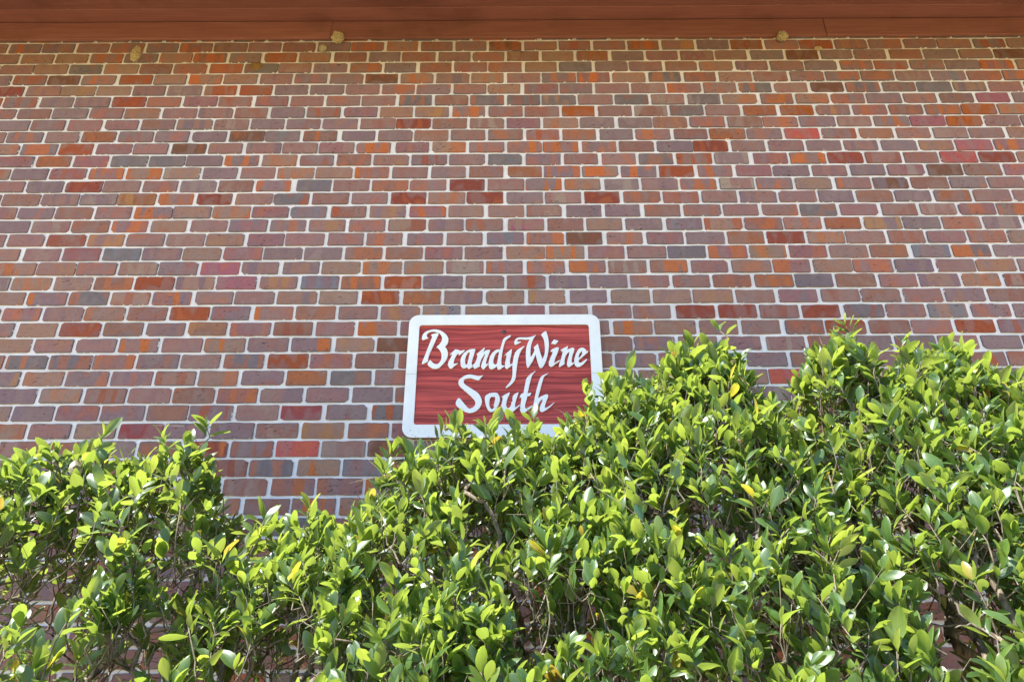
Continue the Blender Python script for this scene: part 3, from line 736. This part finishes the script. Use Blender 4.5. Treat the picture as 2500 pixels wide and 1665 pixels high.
# ------------------------------------------------------------------ shrubs
def leaf_mesh(r):
    """one leaf along +x, upper side +z, length 1; 44 triangles"""
    ts = [0.0, .14, .34, .56, .77, .93, 1.0]
    wmax = r.uniform(.165, .262); ob = r.uniform(.88, 1.32)
    fold = r.uniform(.10, .42); curl = r.uniform(-.05, .42); roll = r.uniform(-.75, .15); tw = r.uniform(-.35, .35); wav = r.uniform(0, .035); side = r.uniform(-.08, .08)
    r_tip = r.uniform(.52, .85)
    V, UV, F = [], [], []
    for i, t in enumerate(ts):
        if i == 0: w = .012
        elif i == len(ts) - 1: w = .010
        else: w = wmax * math.sin(math.pi * t ** ob) ** (.85 if t ** ob < .5 else r_tip)
        for s in (-1, -.55, 0, .55, 1):
            y = s * w
            z = abs(y) * fold + roll * w * max(0, abs(s) - .5) + wav * math.sin(t * 9 + s * 2) * abs(s)
            a = tw * t
            y, z = y * math.cos(a) - z * math.sin(a), y * math.sin(a) + z * math.cos(a)
            ang = curl * 2.2 * t
            x = t * (1 - .10 * curl * t); z -= curl * t * t * .9
            V.append((x, y + side * t * t, z)); UV.append((t, s))
        if i:
            b = 5 * i
            for q in range(4):
                F.append((b - 5 + q, b + q, b + q + 1, b - 4 + q)[::-1])
    return np.array(V), np.array(UV), F
rl = random.Random(77)
LEAVES = [leaf_mesh(rl) for _ in range(14)]
LEAF_F = np.array(LEAVES[0][2])
leaf_me = []
for V, UV, F in LEAVES:
    me = bpy.data.meshes.new('leaf'); me.from_pydata(V.tolist(), [], F); me.update()
    uvl = me.uv_layers.new(name='UVMap')
    li = np.zeros(len(me.loops), int); me.loops.foreach_get('vertex_index', li)
    uvl.data.foreach_set('uv', UV[li].ravel())
    me.polygons.foreach_set('use_smooth', [True] * len(me.polygons))
    me.materials.append(M_LEAF); leaf_me.append(me)

def basis(d, n):
    d = d / np.linalg.norm(d); y = np.cross(n, d); y /= (np.linalg.norm(y) + 1e-9); z = np.cross(d, y)
    return np.stack([d, y, z], 1)

def tube(P, R, sides, V, F):
    P = [Vector(p) for p in P]; b0 = len(V)
    for i, p in enumerate(P):
        t = (P[min(i + 1, len(P) - 1)] - P[max(i - 1, 0)])
        if t.length < 1e-7: t = Vector((0, 0, 1))
        t.normalize()
        a = t.orthogonal().normalized(); b = t.cross(a)
        for s in range(sides):
            an = 2 * math.pi * s / sides
            V.append(tuple(p + (a * math.cos(an) + b * math.sin(an)) * R[i]))
        if i:
            q = b0 + (i - 1) * sides
            for s in range(sides):
                F.append((q + s, q + (s + 1) % sides, q + sides + (s + 1) % sides, q + sides + s))
    F.append(tuple(b0 + (len(P) - 1) * sides + s for s in range(sides)))

def crest(x): return float(np.interp(x, CX, CZ))
Y_RIDGE = -.86
def top_at(x, y):
    d = y - Y_RIDGE
    c = crest(x)
    return c - ((c - 1.22) * (-d / .66) ** 1.25 if d < 0 else 0.9 * d ** 1.25)

def shrub(label, xa, xb, base, n_crest, n_face, n_low, seed, leggy=0.0, lean=0.0, gap=-.22):
    r = random.Random(seed); g = np.random.default_rng(seed)
    root = empty('glossy_leaved_shrub', (base[0], base[1], 0.0))
    tag(root, label, 'shrub', 'glossy-leaved shrubs in front of the brick wall')
    shoots = []
    def pick(kind):
        for _ in range(60):
            x = r.uniform(xa, xb)
            if kind == 'crest':
                y = r.gauss(Y_RIDGE, .12); z = top_at(x, y) - r.expovariate(1 / .045) - .022
                if r.random() < .17: z += r.uniform(.03, .09)
            elif kind == 'face':
                y = r.uniform(-1.44, -.60); tp = top_at(x, y)
                z = tp - .045 - r.expovariate(1 / (.12 if r.random() < .62 else .42))
                if z < .9 or (y > -.84 and r.random() < .4): continue
            else:
                y = r.uniform(-1.38, -.55); z = r.uniform(.25, 1.2)
            if kind != 'crest' and leggy and z < crest(x) - .40 and r.random() < leggy: continue
            # loose clumps with gaps between
            if kind != 'crest' and mnoise.noise(Vector((x * 3.6, y * 3.6, z * 4.2 + seed))) < gap: continue
            return np.array((x, y, z))
        return None
    for kind, n in (('crest', n_crest), ('face', n_face), ('low', n_low)):
        for _ in range(n):
            p = pick(kind)
            if p is None: continue
            out = np.array((r.gauss(lean, .27), r.gauss(-.12, .26), 1.0 if kind == 'crest' else r.uniform(.6, 1.2)))
            out /= np.linalg.norm(out)
            L = r.uniform(.05, .12)
            shoots.append((p - out * L, out, L, kind))
    L_all, V_idx, tone_all = [], [], []
    tv, tf = [], []
    bases = []
    for b, d, L, kind in shoots:
        bases.append(b)
        side = np.cross(d, (0.3, .2, .9)); side /= np.linalg.norm(side); fw = np.cross(d, side)
        bend = side * r.gauss(0, .015) + fw * r.gauss(0, .015)
        mid = b + d * L * .5 + bend; tip = b + d * L
        tube([b, mid, tip], [.0020, .0016, .0011], 4, tv, tf)
        pairs = r.choice([3, 3, 4, 4, 5])
        ph = r.uniform(0, math.pi)
        young = r.random()
        for i in range(pairs):
            t = 1 - (i / pairs) ** 1.35 * r.uniform(.60, .95)
            pos = b * (1 - t) + tip * t + bend * 4 * t * (1 - t) * .5
            for sgn in (0, math.pi):
                if r.random() < .10 + .07 * i: continue
                a = ph + sgn + r.gauss(0, .25)
                rad = side * math.cos(a) + fw * math.sin(a)
                th = (r.uniform(.14, .46), r.uniform(.30, .70), r.uniform(.45, .95), r.uniform(.5, 1.05), r.uniform(.5, 1.1))[i] + r.gauss(0, .13)
                dirv = d * math.cos(th) + rad * math.sin(th)
                nrm = d * math.sin(th) - rad * math.cos(th) + g.normal(0, .34, 3)
                ln = r.triangular(.026, .070, .044) * (1.16 if kind == 'crest' else 1.0) * (.72 if i == 0 and r.random() < .5 else 1.0)
                M = basis(dirv, nrm) * ln
                L_all.append((M, pos + dirv * .004)); V_idx.append(r.randrange(14))
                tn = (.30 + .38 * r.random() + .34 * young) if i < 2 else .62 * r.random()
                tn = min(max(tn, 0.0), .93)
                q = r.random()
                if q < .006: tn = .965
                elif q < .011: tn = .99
                tone_all.append(tn)
        ph += math.pi / 2
    # stems: a spanning tree grown from the ground through the shoot bases
    n_stem = 4
    nodes, par, plen = [], [], []
    for s in range(n_stem):
        bx = base[0] + r.uniform(-.10, .10); by = base[1] + r.uniform(-.08, .08)
        tx = bx + (s - 1.5) * (xb - xa) * .16 + r.gauss(0, .04); ty = by + r.gauss(0, .12)
        prev = -1
        for q in range(6):
            f = q / 5
            nodes.append(np.array((bx + (tx - bx) * f ** 1.3 + r.gauss(0, .012) * (q > 0), by + (ty - by) * f + r.gauss(0, .012) * (q > 0), -.03 + f * r.uniform(.85, 1.1))))
            par.append(prev); plen.append(0 if prev < 0 else plen[prev] + np.linalg.norm(nodes[-1] - nodes[prev]))
            prev = len(nodes) - 1
    n0 = len(nodes)
    extra = []
    for b in bases:      # inner knots pull the tree into limbs
        if r.random() < .30: extra.append(b - np.array((r.gauss(0, .05), r.gauss(0, .05), r.uniform(.07, .20))))
    pend = np.array(bases + extra)
    N = len(nodes)
    allp = np.concatenate([np.array(nodes), pend]); tot = len(allp)
    parent = np.full(tot, -1); parent[:N] = par
    pl = np.zeros(tot); pl[:N] = plen
    done = np.zeros(tot, bool); done[:N] = True
    bestc = np.full(tot, 1e9); bestp = np.zeros(tot, int)
    BF = .30
    def relax(i):
        d = np.linalg.norm(allp - allp[i], axis=1)
        c = d + BF * pl[i] + np.where(allp[:, 2] < allp[i, 2] - .03, .12, 0)
        mk = (~done) & (c < bestc)
        bestc[mk] = c[mk]; bestp[mk] = i
    for i in range(N): relax(i)
    for _ in range(tot - N):
        cc = np.where(done, 1e9, bestc); i = int(np.argmin(cc))
        parent[i] = bestp[i]; pl[i] = pl[bestp[i]] + np.linalg.norm(allp[i] - allp[bestp[i]]); done[i] = True
        relax(i)
    load = np.zeros(tot); load[N:] = 1
    for i in np.argsort(-pl):
        if parent[i] >= 0: load[parent[i]] += load[i]
    rad = .00125 * np.sqrt(np.maximum(load, 1)) ** .92 + .0005
    for i in range(tot):
        p = parent[i]
        if p < 0: continue
        a, b = allp[p], allp[i]; d = np.linalg.norm(b - a)
        m1 = a * .62 + b * .38 + g.normal(0, .045 * d, 3); m2 = a * .28 + b * .72 + g.normal(0, .045 * d, 3)
        r0, r1 = min(rad[p], rad[i] * 1.25), rad[i]
        tube([a, m1, m2, b], [r0, r0 * .65 + r1 * .35, r0 * .3 + r1 * .7, r1], 6 if r1 > .004 else 4, tv, tf)
    # thin dead twigs
    for _ in range(int(len(bases) * .35)):
        b = bases[r.randrange(len(bases))]
        d = np.array((r.gauss(0, .7), r.gauss(-.2, .6), r.gauss(.5, .5))); d /= np.linalg.norm(d)
        Lw = r.uniform(.05, .15)
        tube([b, b + d * Lw * .5 + g.normal(0, .010, 3), b + d * Lw + g.normal(0, .018, 3)], [.0011, .0009, .0005], 3, tv, tf)
    st = mesh_obj('stems', tv, tf, M_BARK, None, (0, 0, 0), True)
    place(st, root)
    # leaves: the 300 that show largest are single objects, the rest one mass
    nl = len(L_all)
    ctr = np.array([p + M[:, 0] * .5 for M, p in L_all]); pc = cam_px(ctr)
    area = np.array([abs(np.dot(M[:, 2] / np.linalg.norm(M[:, 2]), (ctr[i] - np.array(CAM_POS)) / np.linalg.norm(ctr[i] - np.array(CAM_POS)))) * (np.linalg.norm(M[:, 0]) * FPX / pc[i, 2]) ** 2 for i, (M, p) in enumerate(L_all)])
    cell = {}
    for i in np.argsort(pc[:, 2]):
        if not (-20 < pc[i, 0] < 2520 and 0 < pc[i, 1] < 1690): continue
        key = (int(pc[i, 0] // 17), int(pc[i, 1] // 17))
        if key in ALLCELLS and ALLCELLS[key] < pc[i, 2]: continue
        if key not in cell: cell[key] = i; ALLCELLS[key] = pc[i, 2]
    cand = sorted(cell.values(), key=lambda i: -area[i])[:300]
    single = set(cand)
    V, UV, T = [], [], []
    k = 0; faces = []
    rw = np.array(root.location)
    for i, (M, p) in enumerate(L_all):
        lv, luv, lf = LEAVES[V_idx[i]]
        if i in single:
            o = bpy.data.objects.new('leaf', leaf_me[V_idx[i]])
            mm = Matrix(M.tolist()).to_4x4(); mm.translation = Vector((p - rw).tolist())
            COL.objects.link(o); o.parent = root
            o.matrix_local = mm
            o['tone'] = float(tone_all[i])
        else:
            V.append(lv @ M.T + p); UV.append(luv); T.append(np.full(len(lv), tone_all[i])); faces.append(LEAF_F + k); k += len(lv)
    me = bpy.data.meshes.new('foliage')
    V = np.concatenate(V) - rw; UV = np.concatenate(UV); T = np.concatenate(T); FA = np.concatenate(faces)
    me.vertices.add(len(V)); me.vertices.foreach_set('co', V.ravel())
    me.loops.add(FA.size); me.loops.foreach_set('vertex_index', FA.ravel())
    me.polygons.add(len(FA)); me.polygons.foreach_set('loop_start', np.arange(0, FA.size, 4)); me.polygons.foreach_set('loop_total', np.full(len(FA), 4))
    me.update(calc_edges=True)
    me.polygons.foreach_set('use_smooth', [True] * len(me.polygons))
    uvl = me.uv_layers.new(name='UVMap'); uvl.data.foreach_set('uv', UV[FA.ravel()].ravel())
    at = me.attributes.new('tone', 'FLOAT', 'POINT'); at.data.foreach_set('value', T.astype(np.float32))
    me.materials.append(M_LEAF)
    fo = bpy.data.objects.new('foliage', me); link(fo, root); tag(fo, kind='stuff')
    return nl
ALLCELLS = {}
tot = 0
tot += shrub('two-humped glossy green shrub filling the lower left corner', -1.95, -.74, (-1.25, -.95), 150, 640, 110, 101, .50, 0.0, -.08)
tot += shrub('low glossy green shrub in the dip left of the sign', -.82, -.22, (-.50, -.98), 90, 430, 70, 102, .35, 0.0, -.04)
tot += shrub('glossy green shrub whose top covers the bottom edge of the sign', -.26, .44, (.08, -.98), 180, 1050, 100, 103)
tot += shrub('glossy green shrub with a tall sprig just right of the sign', .38, .92, (.65, -.98), 145, 880, 80, 104)
tot += shrub('tall dense glossy green shrub filling the lower right corner', .88, 2.10, (1.38, -.98), 250, 1950, 140, 105)
print('leaves', tot)
